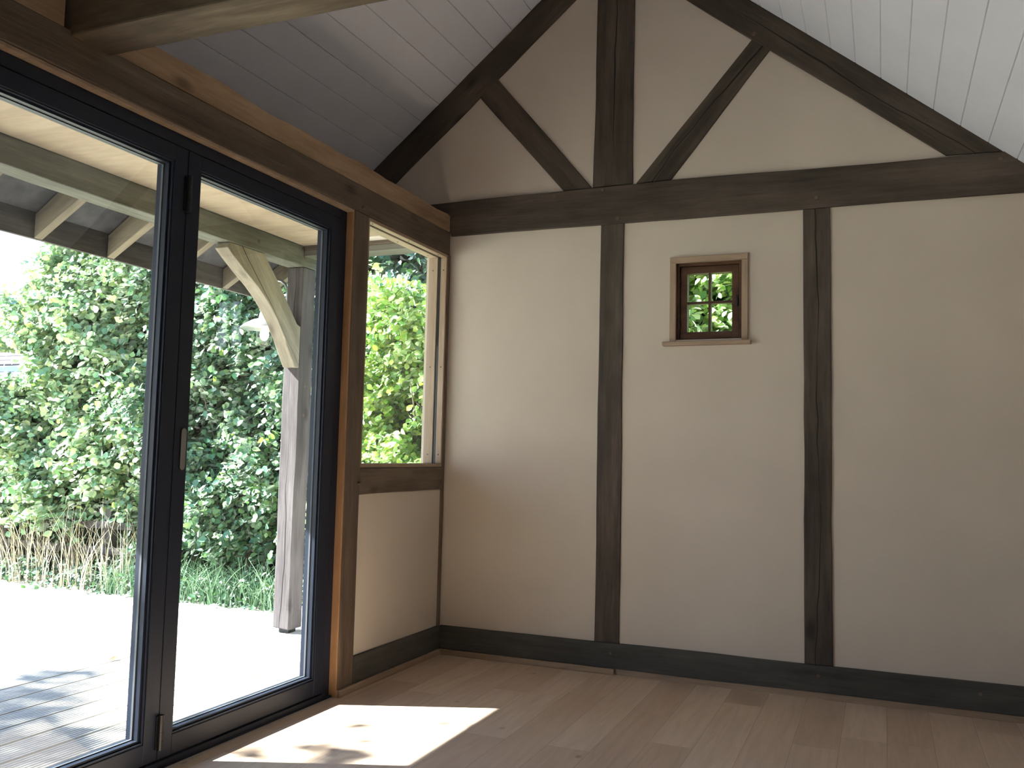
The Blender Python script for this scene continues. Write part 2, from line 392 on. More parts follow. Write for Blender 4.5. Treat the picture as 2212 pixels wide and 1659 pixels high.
# ------------------------------------------------------------ timbers of the gable wall
FY = -.006; TH = .10
def gable(name, pts, axis, mat='beam', wav=.004, fy=FY, seed=0):
    return prism(name, [(p[0], fy, p[1]) for p in pts], (0, TH, 0), M[mat], (axis[0], 0, axis[1]), None, .004, wav, seed)
ZT0, ZT1 = 2.259, 2.452
tie = gable('tie_beam', [(0.004, ZT0), (XW-.002, ZT0-.012), (XW-.002, 2.436), (2.2, 2.440), (1.3, 2.458), (-.14, ZT1), (-.14, 2.281), (0.004, 2.281)], (1, 0), wav=.003, fy=-.012)
tag(tie, 'long dark stained tie beam running across the gable wall above the studs', 'beam')
for px, pz in ((.885, 2.440), (.97, 2.282), (1.945, 2.30), (2.72, 2.405), (.62, 2.43)): peg((px, -.012, pz), (0, -1, 0), tie)
kp = gable('king_post', [(.828, ZT1+.006), (1.045, ZT1+.008), (1.043, ZA-.30), (.842, ZA-.30)], (0, 1), 'beam_crack')
kp2 = kp; tag(kp, 'thick upright king post in the middle of the gable triangle', 'post')
lw = lambda x: 3.509+.839*(x-.718)
rw = lambda x: 3.401-.814*(x-1.308)
zk = lambda x: min(lw(x), rw(x))
ra = gable('rafter', [(-.80, lw(-.80)), (.84, lw(.84)), (.84, zl(.84)-.002), (-.80, zl(-.80)-.002)], (1, SL), 'beam', seed=3)
tag(ra, 'dark sloping rafter on the left side of the gable, under the shaded ceiling', 'beam')
rb_ = gable('rafter', [(2.503, 2.447), (2.735, 2.441), (1.05, zr(1.05)-.002), (1.05, rw(1.05))], (1, -SR), 'beam_crack', seed=5)
tag(rb_, 'dark sloping rafter on the right side of the gable, under the bright ceiling', 'beam')
peg((1.655, FY, 3.16), (0, -1, 0), rb_, .012); peg((2.42, FY, 2.62), (0, -1, 0), rb_, .01)
s1 = gable('strut', [(.664, ZT1+.006), (.826, ZT1+.006), (.262, 3.135), (.150, 3.049)], (.5, -.6), wav=.002, fy=-.0045, seed=8)
tag(s1, 'short dark strut leaning left from the foot of the king post to the rafter', 'beam')
s2 = gable('strut', [(1.062, ZT1+.008), (1.243, ZT1+.008), (1.741, 3.079), (1.656, 3.149)], (.55, .65), 'beam_crack', wav=.002, fy=-.0045, seed=9)
tag(s2, 'cracked dark strut leaning right from the king post foot to the right rafter', 'beam')
st1 = gable('wall_stud', [(.875, .122), (1.003, .122), (1.001, ZT0-.003), (.877, ZT0-.003)], (0, 1), 'beam', seed=12)
tag(st1, 'dark upright stud left of the small window, below the king post', 'post')
st2 = gable('wall_stud', [(1.884, .122), (2.008, .122), (2.006, ZT0-.009), (1.883, ZT0-.008)], (0, 1), 'beam_crack', seed=14)
tag(st2, 'dark upright stud to the right of the small window', 'post')
sb = gable('sole_plate', [(.004, 0.0), (XW-.002, 0.0), (XW-.002, .124), (.004, .122)], (1, 0), 'sill', .003, fy=-.014, seed=15)
tag(sb, 'dark grey bottom timber along the foot of the gable wall', 'beam')
for px in (.965, 1.945, 2.6): peg((px, -.014, .075), (0, -1, 0), sb, .009)

# ------------------------------------------------------------ timbers of the left wall
FX = .006
def left(name, pts, axis, mat, wav=.003, fx=FX, th=.11, seed=0, bevel=.004):
    return prism(name, [(fx, p[0], p[1]) for p in pts], (-th, 0, 0), M[mat], (0, axis[0], axis[1]), None, bevel, wav, seed)
pl = left('wall_plate', [(-6.28, 2.150), (-.015, 2.150), (-.015, 2.277), (-6.28, 2.277)], (1, 0), 'brown', th=.14, seed=21)
tag(pl, 'brown wall plate beam running above the glazed doors and the side window', 'beam')
peg((FX, -.915, 2.175), (1, 0, 0), pl, .012, .008)
# tan waney board on top of the plate
rr = random.Random(5); tp = []; y = -.055
while y > -2.37: tp.append((y, 2.377+.004*math.sin(y*5.3)+.004*math.sin(y*13+1)+rr.uniform(-.005, .005)*(.4+.6*(math.sin(y*4)>0)))); y -= .06
tp.append((-2.37, 2.30))
wb = prism('waney_board', [(.002, -.018, 2.2785)]+[(.002, -2.37, 2.2785)]+[(.002, a_, z_) for a_, z_ in reversed(tp)]+[(.002, -.018, 2.372)], (-.03, 0, 0), M['tan'], (0, 1, 0), None, .002)
tag(wb, 'tan board with a wavy bark edge lying above the brown wall plate', 'board')
wb2 = prism('waney_board', [(.0, -6.28, 2.2785), (.0, -2.56, 2.2785), (.0, -2.56, 2.40), (.0, -6.28, 2.42)], (-.03, 0, 0), M['tan'], (0, 1, 0), None, .002)
tag(wb2, 'reddish tan board above the wall plate left of the overhead cross beam', 'board')
dp = left('door_post', [(-.980, -.0005), (-.859, -.0005), (-.859, 2.1495), (-.980, 2.1495)], (0, 1), 'brown', seed=24, th=.12)
tag(dp, 'brown upright post between the glazed doors and the side window', 'post')
rl = left('window_rail', [(-.8585, .848), (-.034, .852), (-.034, .972), (-.8585, .972)], (1, 0), 'brown', seed=26, th=.12)
tag(rl, 'brown horizontal rail under the side window', 'beam')
peg((FX, -.872, .90), (1, 0, 0), dp, .010, .014)
sp = left('sole_plate', [(-.8585, 0.0), (-.015, 0.0), (-.015, .122), (-.8585, .122)], (1, 0), 'sill', seed=27, fx=.010)
tag(sp, 'short brown-grey bottom timber under the plaster panel by the doors', 'beam')
cp = left('corner_post', [(-.0335, .123), (-.008, .123), (-.008, 2.149), (-.0335, 2.149)], (0, 1), 'brown', .0015, th=.10, seed=29, bevel=.002)
tag(cp, 'thin strip of dark corner post beside the side window', 'post')

# overhead cross beam near the camera
cb = pbox('cross_beam', (-.055, -2.540, 2.262), (XW-.001, -2.390, 2.455), M['beam'], (1, 0, 0), None, .006, .003, 4, face=1)
cb.data.materials[0] = timber('worn_brown_oak', (.03, .02, .013), (.085, .060, .038), (.19, .145, .095), crack=0, grainscale=9)
tag(cb, 'heavy overhead cross beam at the top left, resting on the wall plate', 'beam')

# oak packer between door frame and timbers
tr = MB(); tr.box((-.10, -3.99, 2.139), (.001, -.981, 2.1495)); 
tag(tr.build('trim_1', M['oak_trim']), kind='structure')
o = pbox('trim_2', (-.10, -.992, FZ+.001), (.002, -.9805, 2.1385), M['oak_warm'], (0, 0, 1), None, .001); tag(o, kind='structure')

# ------------------------------------------------------------ glazed folding doors
D = empty('door_1', (-.06, -2.5, FZ)); tag(D, kind='structure')
xf0, xf1 = -.105, -.030
YR, YL = -.9925, -3.965
b = MB(); b.box((xf0, YR, FZ+.001), (xf1, YR-.056, 2.1385)); b.box((xf0, YL, FZ+.001), (xf1, YL+.056, 2.1385))
b.box((xf0, YL+.056, 2.096), (xf1, YR-.056, 2.1385)); b.box((xf0, YL+.056, FZ+.001), (xf1+.012, YR-.056, -.004))
b.box((xf1, YL, FZ+.001), (xf1+.016, YR, FZ+.009))
b.build('door_frame', M['metal'], D, bevel=.0015)
SW = (YR-.056-(YL+.056)-.006)/3
def leaf(ya, first):
    yb = ya-SW+.003; L_ = empty('door_leaf', (-.06, (ya+yb)/2, 0)); adopt(L_, D)
    z0, z1 = .000, 2.092; w = .062; xa, xb = -.098, -.026
    b = MB(); b.box((xa, ya, z0), (xb, ya-w, z1)); b.box((xa, yb, z0), (xb, yb+w, z1)); b.box((xa, ya-w, z1-w+.008), (xb, yb+w, z1)); b.box((xa, ya-w, z0), (xb, yb+w, z0+.068))
    b.build('sash_frame', M['metal'], L_, bevel=.002)
    # stepped glazing bead around the pane
    ia, ib, iz0, iz1 = ya-w, yb+w, z0+.068, z1-w+.008
    b = MB()
    for (q, x0_, x1_) in ((.006, -.030, -.058), (.014, -.040, -.092)):
        b.box((x0_, ia, iz0), (x1_, ia-q, iz1)); b.box((x0_, ib, iz0), (x1_, ib+q, iz1))
        b.box((x0_, ia-q, iz1), (x1_, ib+q, iz1-q)); b.box((x0_, ia-q, iz0), (x1_, ib+q, iz0+q))
    b.build('glazing_bead', M['metal'], L_, bevel=.001)
    b = MB(); q = .017
    b.box((-.062, ia-.014, iz0+.014), (-.070, ia-q, iz1-.014)); b.box((-.062, ib+.014, iz0+.014), (-.070, ib+q, iz1-.014)); b.box((-.062, ia-q, iz1-.014), (-.070, ib+q, iz1-q)); b.box((-.062, ia-q, iz0+.014), (-.070, ib+q, iz0+q))
    b.build('gasket', M['seal'], L_)
    b = MB(); b.box((-.0640, ia-.015, iz0+.015), (-.0680, ib+.015, iz1-.015)); b.build('glass_pane', M['glass'], L_)
    return L_, ya, yb
ya = YR-.056-.003; prev = None
for i in range(3):
    L_, a_, b_ = leaf(ya, i == 0)
    if i in (0, 1):                        # hinges on the joint with the next leaf
        for (h0, h1) in ((.035, .150), (1.87, 2.00)):
            m_ = MB(); yj = b_-.0015
            m_.tube([(-.016, yj, h0), (-.016, yj, h1)], .0095, 10); m_.box((-.027, yj-.016, h0+.004), (-.0215, yj+.016, h1-.004))
            for k in range(1, 4): m_.tube([(-.016, yj, h0+(h1-h0)*k/4-.001), (-.016, yj, h0+(h1-h0)*k/4+.001)], .0108, 10)
            m_.build('hinge', M['hinge'], L_, origin=(-.016, yj, h0))
    if i == 0:                             # recessed oblong pull
        hy = b_+.042; m_ = MB(); n = 10; pts = []
        for k in range(n+1): t = math.pi*k/n; pts.append((hy+.012*math.cos(t), 1.101+.012*math.sin(t)))
        for k in range(n+1): t = math.pi+math.pi*k/n; pts.append((hy+.012*math.cos(t), .980+.012*math.sin(t)))
        m_.ext([(-.0262, p_, z_) for p_, z_ in pts], (.004, 0, 0)); hd = m_.build('handle', M['handle'], L_, bevel=.001)
        m_ = MB(); m_.ext([(-.0264, hy+(p_-hy)*1.22, 1.04+(z_-1.04)*1.045) for p_, z_ in pts], (.002, 0, 0)); m_.build('handle_surround', M['hinge'], L_)
    ya -= SW

# ------------------------------------------------------------ side window
Wn = empty('window_1', (-.05, -.45, .97)); tag(Wn, kind='structure')
wy0, wy1, wz0, wz1 = -.8585, -.034, .9725, 2.149
xi0, xi1 = .003, -.032; xo0, xo1 = -.050, -.105
for (xa, xb, tk) in ((xi0, xi1, .015), (xo0, xo1, .019)):
    nm = 'inner_bead' if xa == xi0 else 'outer_bead'
    pbox(nm, (xa, wy0, wz1-.018), (xb, wy1, wz1), M['oak_trim'], (0, 1, 0), Wn, .003)
    pbox(nm, (xa, wy0, wz0), (xb, wy1, wz0+.019), M['oak_trim'], (0, 1, 0), Wn, .003)
    pbox(nm, (xa, wy1-tk, wz0+.0195), (xb, wy1, wz1-.0185), M['oak_trim'], (0, 0, 1), Wn, .002)
    pbox(nm, (xa, wy0, wz0+.0195), (xb, wy0+.012, wz1-.0185), M['oak_trim'], (0, 0, 1), Wn, .002)
m_ = MB(); g = .010
m_.box((xi1, wy1-g, wz0), (xo0, wy1, wz1)); m_.box((xi1, wy0, wz0), (xo0, wy0+g, wz1)); m_.box((xi1, wy0+g, wz0), (xo0, wy1-g, wz0+g)); m_.box((xi1, wy0+g, wz1-g), (xo0, wy1-g, wz1))
m_.build('gasket', M['gasket'], Wn)
m_ = MB(); m_.box((-.038, wy0+.011, wz0+.011), (-.044, wy1-.011, wz1-.011)); m_.build('glass_pane', M['glass'], Wn)
for x_ in (-.014, -.078):
    tk = .015 if x_ > -.03 else .019
    for z_ in (1.04, 1.52, 2.06):
        m_ = MB(); m_.tube([(x_, wy1-tk+.001, z_), (x_, wy1-tk-.001, z_)], .004, 8); m_.build('screw', M['screw'], Wn, origin=(x_, wy1-tk, z_))
    for y_ in (-.80, -.45, -.12):
        m_ = MB(); m_.tube([(x_, y_, wz1-.017), (x_, y_, wz1-.0195)], .004, 8); m_.build('screw', M['screw'], Wn, origin=(x_, y_, wz1-.018))

# ------------------------------------------------------------ small gable window
W2 = empty('window_2', (1.44, 0, 1.63)); tag(W2, kind='structure')
ax0, ax1, az0, az1 = 1.244, 1.627, 1.629, 2.057; tw = .030; yA0, yA1 = -.009, .060
pbox('surround', (ax0, yA0, az1-tw), (ax1, yA1, az1), M['oak_trim'], (1, 0, 0), W2, .002, face=1)
pbox('surround', (ax0, yA0, az0), (ax0+tw, yA1, az1-tw-.0005), M['oak_trim'], (0, 0, 1), W2, .002, face=1)
pbox('surround', (ax1-tw, yA0, az0), (ax1, yA1, az1-tw-.0005), M['oak_trim'], (0, 0, 1), W2, .002, face=1)
pbox('window_sill', (1.212, -.036, 1.608), (1.644, .055, 1.6285), M['oak_trim'], (1, 0, 0), W2, .004)
i0, i1, j0, j1 = ax0+tw, ax1-tw, az0, az1-tw
def ring(name, x0, x1, z0, z1, w, ya_, yb_, mat, par, bev=.0015):
    m_ = MB(); m_.box((x0, ya_, z0), (x0+w, yb_, z1)); m_.box((x1-w, ya_, z0), (x1, yb_, z1)); m_.box((x0+w, ya_, z0), (x1-w, yb_, z0+w)); m_.box((x0+w, ya_, z1-w), (x1-w, yb_, z1))
    return m_.build(name, mat, par, bevel=bev)
ring('window_frame', i0+.0005, i1-.0005, j0+.0005, j1-.0005, .014, .012, .10, M['winframe'], W2)
ca = ring('casement', i0+.017, i1-.017, j0+.017, j1-.017, .034, .026, .075, M['winframe'], W2)
gx0, gx1, gz0, gz1 = i0+.051, i1-.051, j0+.051, j1-.051; mx_, mz_ = (gx0+gx1)/2, (gz0+gz1)/2
m_ = MB(); m_.box((mx_-.006, .032, gz0), (mx_+.006, .070, gz1)); m_.box((gx0, .034, mz_-.006), (gx1, .068, mz_+.006)); m_.build('glazing_bar', M['winframe'], ca, bevel=.0015)
m_ = MB(); m_.box((gx0-.003, .050, gz0-.003), (gx1+.003, .054, gz1+.003)); m_.build('glass_pane', M['glass'], ca)
for z_ in (1.72, 1.93):
    m_ = MB(); m_.tube([(i0+.016, .022, z_-.018), (i0+.016, .022, z_+.018)], .005, 8); m_.build('hinge', M['hinge'], ca)
m_ = MB(); m_.box((i1-.030, .018, 1.80), (i1-.016, .026, 1.86)); m_.tube([(i1-.023, .016, 1.845), (i1-.023, .014, 1.80)], .004, 8); m_.build('latch', M['hinge'], ca, bevel=.001)

# ------------------------------------------------------------ porch
pp = prism('porch_post', [(-1.176, .100, -.018), (-1.176, .100, 2.174), (-1.058, .100, 2.174), (-1.058, .100, -.028)], (0, .13, 0), M['post_oak'], (0, 0, 1), None, .006, .005, 3)
tag(pp, 'weathered grey oak post standing on the sunny deck outside', 'post')
for z_ in (1.44, 1.26): peg((-1.058, .155, z_), (1, 0, 0), pp, .010, .004)
m_ = MB(); m_.box((-1.15, .13, -.05), (-1.08, .20, -.027)); m_.build('post_foot', M['hinge'], pp)
pb = pbox('porch_beam', (-1.182, -6.2, 2.1755), (-1.058, .235, 2.300), M['green_oak_dark'], (0, 1, 0), None, .005, .003, 8, face=0)
tag(pb, 'weathered beam carrying the porch roof outside the glazed doors', 'beam')
for y_, z_ in ((.10, 2.225), (.16, 2.25), (-.42, 2.20), (-.33, 2.23)): peg((-1.058, y_, z_), (1, 0, 0), pb, .012, .003)
# curved brace: outline in the y-z plane
outer = [(-.056, 1.530)]; n = 14
br_pts = [(.059, 1.548), (.022, 1.600), (-.010, 1.650), (-.042, 1.700), (-.080, 1.750), (-.125, 1.808), (-.186, 1.868), (-.250, 1.925), (-.320, 1.975), (-.375, 2.008), (-.431, 2.040), (-.52, 2.096), (-.584, 2.141),
          (-.567, 2.1745), (-.275, 2.1745), (-.12, 2.02), (.064, 1.812), (.099, 1.80), (.099, 1.548)]
br = prism('porch_brace', [(-1.062, p_, z_) for p_, z_ in br_pts], (-.090, 0, 0), M['green_oak'], (0, -.6, .65), None, .004)
tag(br, 'curved oak brace between the porch post and the porch beam', 'brace')
# lower seat of the brace on the post
for i, y_ in enumerate((None, -2.29, -1.86, -1.43, -1.0, -.565, -.13, .225)):
    if y_ is None: continue
    lx0, lx1 = -1.184, -1.462; z0_, z1_ = 2.180, 2.015; w = .045
    ro = prism('porch_rafter', [(lx0, y_-w/2, z0_), (lx1, y_-w/2, z1_), (lx1, y_-w/2, z1_+.115), (lx0, y_-w/2, z0_+.135)], (0, w, 0), M['rafter_pale'], (1, 0, .6), None, .002)
    lab = {2: 'pale porch rafter tail in the far left of the doors, cut by the photo edge', 3: 'pale porch rafter tail, leftmost whole one seen through the glazed doors', 4: 'pale porch rafter tail just left of the thick dark door joint', 5: 'pale porch rafter tail peeking out just right of the dark door joint', 6: 'pale porch rafter tail behind the curved brace', 7: 'last pale porch rafter, behind the head of the oak post'}.get(i, 'pale porch rafter tail outside the left edge of the photo')
    tag(ro, lab, 'rafter', 'porch rafter tails')
fa = pbox('fascia_board', (-1.464, -6.2, 2.013), (-1.486, .31, 2.165), M['weather_board'], (0, 1, 0), None, .002)
tag(fa, 'dark weathered fascia board along the porch eave above the hedge', 'board')
# blocking boards over the beam between the rafters
b = MB(); b.ext([(-1.186, -6.2, 2.32), (-1.462, -6.2, 2.14), (-1.462, -6.2, 2.16), (-1.186, -6.2, 2.34)], (0, 6.5, 0))
tag(b.build('eave_lining', M['underfelt']), 'dark grey lining boards behind the porch rafter tails', 'lining board')
b = MB(); b.box((-1.06, -6.2, 2.302), (.0-.04, .09, 2.312)); so = b.build('porch_soffit', M['ply']); tag(so, 'smooth warm plywood soffit lining the porch roof', 'soffit')
eb = pbox('porch_end_beam', (-1.056, .096, 2.238), (-.142, .225, 2.276), M['green_oak_dark'], (1, 0, 0), None, .003)
tag(eb, 'pale end beam closing the porch above the side window view', 'beam')
et = pbox('porch_end_trim', (-1.056, .092, 2.2765), (-.142, .22, 2.3015), M['brown'], (1, 0, 0), None, .002)
tag(et, 'dark thin board on top of the porch end beam', 'board')
vb = prism('barge_board', [(-1.486, .315, 2.03), (-1.486, .315, 2.17), (-.2, .315, 3.20), (-.2, .315, 3.02)], (0, .022, 0), M['weather_board'], (1, 0, .8), None, .002)
tag(vb, 'brown barge board closing the end of the porch roof', 'board')

# decking: grooved boards side by side
b = MB(); x_ = -.125-.0; pitch = .1675; k = 0
xs = -.076
while xs-pitch > -1.60:
    xa, xb = xs-.006, xs-pitch+.006; n = 8; prof = []
    gw = (xa-xb)/n
    for j in range(n):
        a0 = xa-j*gw; prof += [(a0, -.05), (a0-gw*.64, -.05), (a0-gw*.70, -.0565), (a0-gw*.94, -.0565)]
    prof += [(xb, -.05), (xb, -.078), (xa, -.078)]
    b.ext([(p_[0], -6.2, p_[1]) for p_ in prof], (0, 8.0, 0)); xs -= pitch
dk = b.build('deck', M['deck']); tag(dk, 'grooved grey deck boards outside the doors', 'deck', kind='structure')
b = MB(); b.box((-1.58, -6.15, -.34), (-1.54, 1.8, -.079)); b.box((-.18, -6.15, -.34), (-.14, 1.8, -.079)); b.box((-1.58, -6.15, -.34), (-.14, -6.1, -.079))
tag(b.build('deck_frame', M['darkwall']), 'timber frame below the deck boards', 'deck frame', kind='structure')

# wall lamp on the post
LX, LY = -1.385, .165
L0 = empty('wall_lamp', (-1.176, LY, 2.0)); tag(L0, 'galvanised wall lamp with a wide shade and glass jar behind the brace', 'lamp')
m_ = MB(); m_.lathe([(.030, .105), (.036, .085), (.040, .060), (.075, .050), (.120, .025), (.150, 0), (.152, -.004), (.118, .020), (.072, .044), (.036, .052)], (LX, LY, 1.812), 40); m_.build('lamp_shade', M['lampmetal'], L0, smooth=True, origin=(LX, LY, 1.812))
m_ = MB(); m_.lathe([(.001, .135), (.018, .133), (.028, .12), (.031, .10), (.031, .06)], (LX, LY, 1.812), 24)
arc = [(LX, LY, 1.93), (LX, LY, 2.02)]
for k in range(9): t = math.pi*k/8; arc.append((LX+.0825-.0825*math.cos(t), LY, 2.03+.085*math.sin(t)))
arc += [(-1.222, LY, 1.98), (-1.20, LY, 1.945), (-1.178, LY, 1.93)]
m_.tube(arc, .009, 10); m_.build('swan_neck', M['lampmetal'], L0, smooth=True)
m_ = MB(); m_.tube([(-1.182, LY, 1.93), (-1.177, LY, 1.93)], .045, 24); m_.build('mounting_plate', M['lampmetal'], L0)
m_ = MB(); m_.lathe([(.042, .045), (.049, .02), (.050, -.05), (.046, -.085), (.032, -.11), (.012, -.122), (.0005, -.124)], (LX, LY, 1.812), 28); m_.build('glass_jar', M['jar'], L0, smooth=True)
m_ = MB(); m_.lathe([(.012, .045), (.013, .01), (.024, -.018), (.029, -.045), (.022, -.068), (.008, -.08), (.0005, -.082)], (LX, LY, 1.812), 20); m_.build('light_bulb', M['bulb'], L0, smooth=True)

# ------------------------------------------------------------ garden
GZ = -.34
b = MB(); b.box((-60, -40, GZ-.3), (40, 60, GZ)); tag(b.build('ground', M['lawn']), 'sun bleached lawn', 'lawn', kind='structure')

def leaf_cloud(name, pos, nrm, size, mat, parent=None, fold=.25, aspect=.8):
    """one folded leaf per row of pos; nrm = leaf normal, random heading"""
    n = len(pos); nrm = nrm/np.linalg.norm(nrm, axis=1)[:, None]
    t = rng.normal(size=(n, 3)); t -= (t*nrm).sum(1)[:, None]*nrm; t /= np.linalg.norm(t, axis=1)[:, None]
    s_ = np.cross(nrm, t); L = size[:, None]; Wd = L*aspect*.5
    base = pos-t*L*.5; tip = pos+t*L*.5
    up = nrm*Wd*fold
    l1 = base+t*L*.28+s_*Wd*.85+up; l2 = base+t*L*.62+s_*Wd*.8+up
    r1 = base+t*L*.28-s_*Wd*.85+up; r2 = base+t*L*.62-s_*Wd*.8+up
    V = np.stack([base, l1, l2, tip, r2, r1], 1).reshape(-1, 3).astype(np.float32)
    idx = (np.arange(n)*6)[:, None]+np.array([0, 3, 2, 1, 0, 5, 4, 3])[None]
    me = bpy.data.meshes.new(name); me.vertices.add(n*6); me.vertices.foreach_set('co', V.ravel())
    me.loops.add(n*8); me.loops.foreach_set('vertex_index', idx.ravel().astype(np.int32))
    me.polygons.add(n*2); me.polygons.foreach_set('loop_start', np.arange(n*2, dtype=np.int32)*4); me.polygons.foreach_set('loop_total', np.full(n*2, 4, dtype=np.int32))
    me.materials.append(mat); me.update(calc_edges=True); me.validate()
    o = bpy.data.objects.new(name, me); COL.objects.link(o)
    if parent is not None: adopt(o, parent)
    return o
def vnoise(x, z, k=1.0, s=0):
    return (np.sin(x*1.9*k+s)*np.cos(z*2.3*k+1.3+s)+.6*np.sin(x*4.1*k+z*3.3*k+2+s)+.4*np.cos(x*7.3*k-z*6.1*k+s))/2
def sprigs(x, z, yf, depth, per=8, size=.07, lean=(0, -1, .5)):
    """leaves strung along little twigs growing out of a hedge face"""
    n = len(x); off = np.abs(rng.normal(size=n))*depth*.5
    root = np.stack([x, yf+off, z], 1)
    dirv = rng.normal(size=(n, 3))*.55+np.array(lean); dirv /= np.linalg.norm(dirv, axis=1)[:, None]
    ln = rng.uniform(.10, .34, n)
    k = np.linspace(.1, 1, per)[None, :, None]
    P_ = root[:, None]+dirv[:, None]*ln[:, None, None]*k; P_[:, :, 2] -= (k[:, :, 0]**2)*ln[:, None]*.35
    P_ = P_.reshape(-1, 3)+rng.normal(size=(n*per, 3))*.018
    N_ = np.repeat(np.array([[-.25, -.5, .85]]), n*per, 0)+rng.normal(size=(n*per, 3))*.5
    tw_n = np.repeat(rng.normal(size=(n, 3))*.45, per, 0); N_ = N_+tw_n
    sz = size*rng.uniform(.6, 1.2, n*per)
    return P_, N_, sz
def hedge_part(name, label, x0, x1, zlo, zhi, front, n, mat, size=.07, depth=.5, hole=None, thick=True, cat='hedge', group=None, stems=6, amp=.30):
    root = empty(name, ((x0+x1)/2, front((x0+x1)/2)+.5, GZ)); tag(root, label, cat, group)
    x = rng.uniform(x0, x1, n); z = rng.uniform(0, 1, n); z = zlo(x)+(zhi(x)-zlo(x))*z
    yf = np.array([front(q) for q in x])+amp*vnoise(x*1.6, z*1.6)
    if hole is not None: keep = ~hole(x, z); x, z, yf = x[keep], z[keep], yf[keep]
    P_, N_, sz = sprigs(x, z, yf, depth, size=size)
    if hole is not None: kk = ~hole(P_[:, 0], P_[:, 2]); P_, N_, sz = P_[kk], N_[kk], sz[kk]
    leaf_cloud('foliage', P_, N_, sz, mat, root)
    if thick:   # dark backing volume, its colour stands in for shade between the leaves
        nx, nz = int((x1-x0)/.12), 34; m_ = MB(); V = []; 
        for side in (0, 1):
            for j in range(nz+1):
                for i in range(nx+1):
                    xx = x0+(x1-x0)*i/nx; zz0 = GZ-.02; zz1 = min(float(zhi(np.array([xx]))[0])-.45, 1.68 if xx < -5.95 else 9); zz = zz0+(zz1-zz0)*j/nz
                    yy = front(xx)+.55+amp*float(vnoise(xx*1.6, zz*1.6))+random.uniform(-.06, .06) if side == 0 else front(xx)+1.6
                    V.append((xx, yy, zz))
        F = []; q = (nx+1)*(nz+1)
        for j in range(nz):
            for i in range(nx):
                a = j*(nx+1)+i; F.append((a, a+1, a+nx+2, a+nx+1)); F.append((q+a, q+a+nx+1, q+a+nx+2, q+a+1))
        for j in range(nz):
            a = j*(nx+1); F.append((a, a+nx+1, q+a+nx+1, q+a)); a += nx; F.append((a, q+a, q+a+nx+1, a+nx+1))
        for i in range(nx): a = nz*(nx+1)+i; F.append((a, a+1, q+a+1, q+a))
        mkobj('shade_backing', V, F, M['hedge_shade'], root)
    m_ = MB()
    for k in range(stems):
        xx = x0+(x1-x0)*(k+.5)/stems+random.uniform(-.15, .15); yy = front(xx)+.25+random.uniform(0, .2)
        pts = [(xx+random.uniform(-.06, .06)*j, yy+random.uniform(-.05, .05), GZ+j*.35) for j in range(7)]
        m_.tube(pts, [.028-.0032*j for j in range(7)], 6)
        if k % 2 == 0:
            b0 = Vector(pts[4]); m_.tube([b0, b0+Vector((.15, -.25, .25)), b0+Vector((.2, -.45, .55))], [.012, .009, .004], 5)
    m_.build('stem', M['bark'], root)
    return root
lin = lambda a, b_: (lambda x: np.interp(x, a, b_))
frontA = lambda x: 2.25+.22*min(max((x+6.5)/3.0, 0), 1)
# left, loose sunlit hedge
holeA = lambda x, z: ((x < -6.08+.05*np.sin(z*40)) & (z > 1.80) & (z < 2.06)) | ((x < -6.2) & (z > 2.30) & (vnoise(x*3, z*3, 1, 4) < .1))
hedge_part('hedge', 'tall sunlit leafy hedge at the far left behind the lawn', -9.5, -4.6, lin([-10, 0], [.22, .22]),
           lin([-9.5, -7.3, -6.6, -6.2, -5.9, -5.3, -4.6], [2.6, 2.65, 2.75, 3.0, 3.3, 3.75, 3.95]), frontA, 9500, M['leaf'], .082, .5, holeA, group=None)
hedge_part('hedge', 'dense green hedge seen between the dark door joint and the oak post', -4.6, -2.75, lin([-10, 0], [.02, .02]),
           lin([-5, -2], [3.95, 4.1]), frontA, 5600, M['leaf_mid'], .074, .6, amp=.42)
hedge_part('shrub', 'bright lime green shrub filling the side window', -2.2, -.75, lin([-10, 2], [-.2, -.2]),
           lin([-3, -2.4, -1.9, -1.4, -.9], [2.0, 2.35, 2.55, 2.45, 2.3]), lambda x: 2.05, 4200, M['leaf_lime'], .064, .55, thick=False, cat='shrub',
           hole=lambda x, z: vnoise(x*1.3, z*1.4, 1.3, 2.2) > .42)
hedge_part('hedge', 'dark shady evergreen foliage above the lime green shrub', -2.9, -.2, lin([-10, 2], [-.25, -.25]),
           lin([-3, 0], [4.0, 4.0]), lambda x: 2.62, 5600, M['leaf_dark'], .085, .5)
hedge_part('shrub', 'sunny green bush seen through the small four pane window', -.2, 3.2, lin([-10, 4], [-.1, -.1]),
           lin([-1, 4], [3.4, 3.4]), lambda x: 2.3, 7500, M['leaf_lime'], .070, .5, cat='shrub')

# dry stalks, weeds along the hedge foot
def stalks(name, label, cat, n, x0, x1, y0_, y1_, h, rad, mat, lean=.35, per=6):
    m_v = []; m_f = []
    for k in range(n):
        x_, y_ = random.uniform(x0, x1), random.uniform(y0_, y1_); hh = h*random.uniform(.45, 1.1); lx, ly = random.gauss(0, lean)*hh, random.gauss(-.1, lean)*hh
        c = len(m_v); seg = 4; wd = rad*random.uniform(.6, 1.3); an = random.uniform(0, 3.14); cx_, cy_ = math.cos(an)*wd, math.sin(an)*wd
        for j in range(seg+1):
            t = j/seg; px, py, pz = x_+lx*t*t, y_+ly*t*t, GZ+hh*(t-.18*t*t*abs(lx+ly)/max(hh, .1)); w_ = (1-t*.85)
            m_v += [(px-cx_*w_, py-cy_*w_, pz), (px+cx_*w_, py+cy_*w_, pz)]
        for j in range(seg): m_f.append((c+2*j, c+2*j+1, c+2*j+3, c+2*j+2))
    o = mkobj(name, m_v, m_f, mat); tag(o, label, cat, kind='stuff'); return o
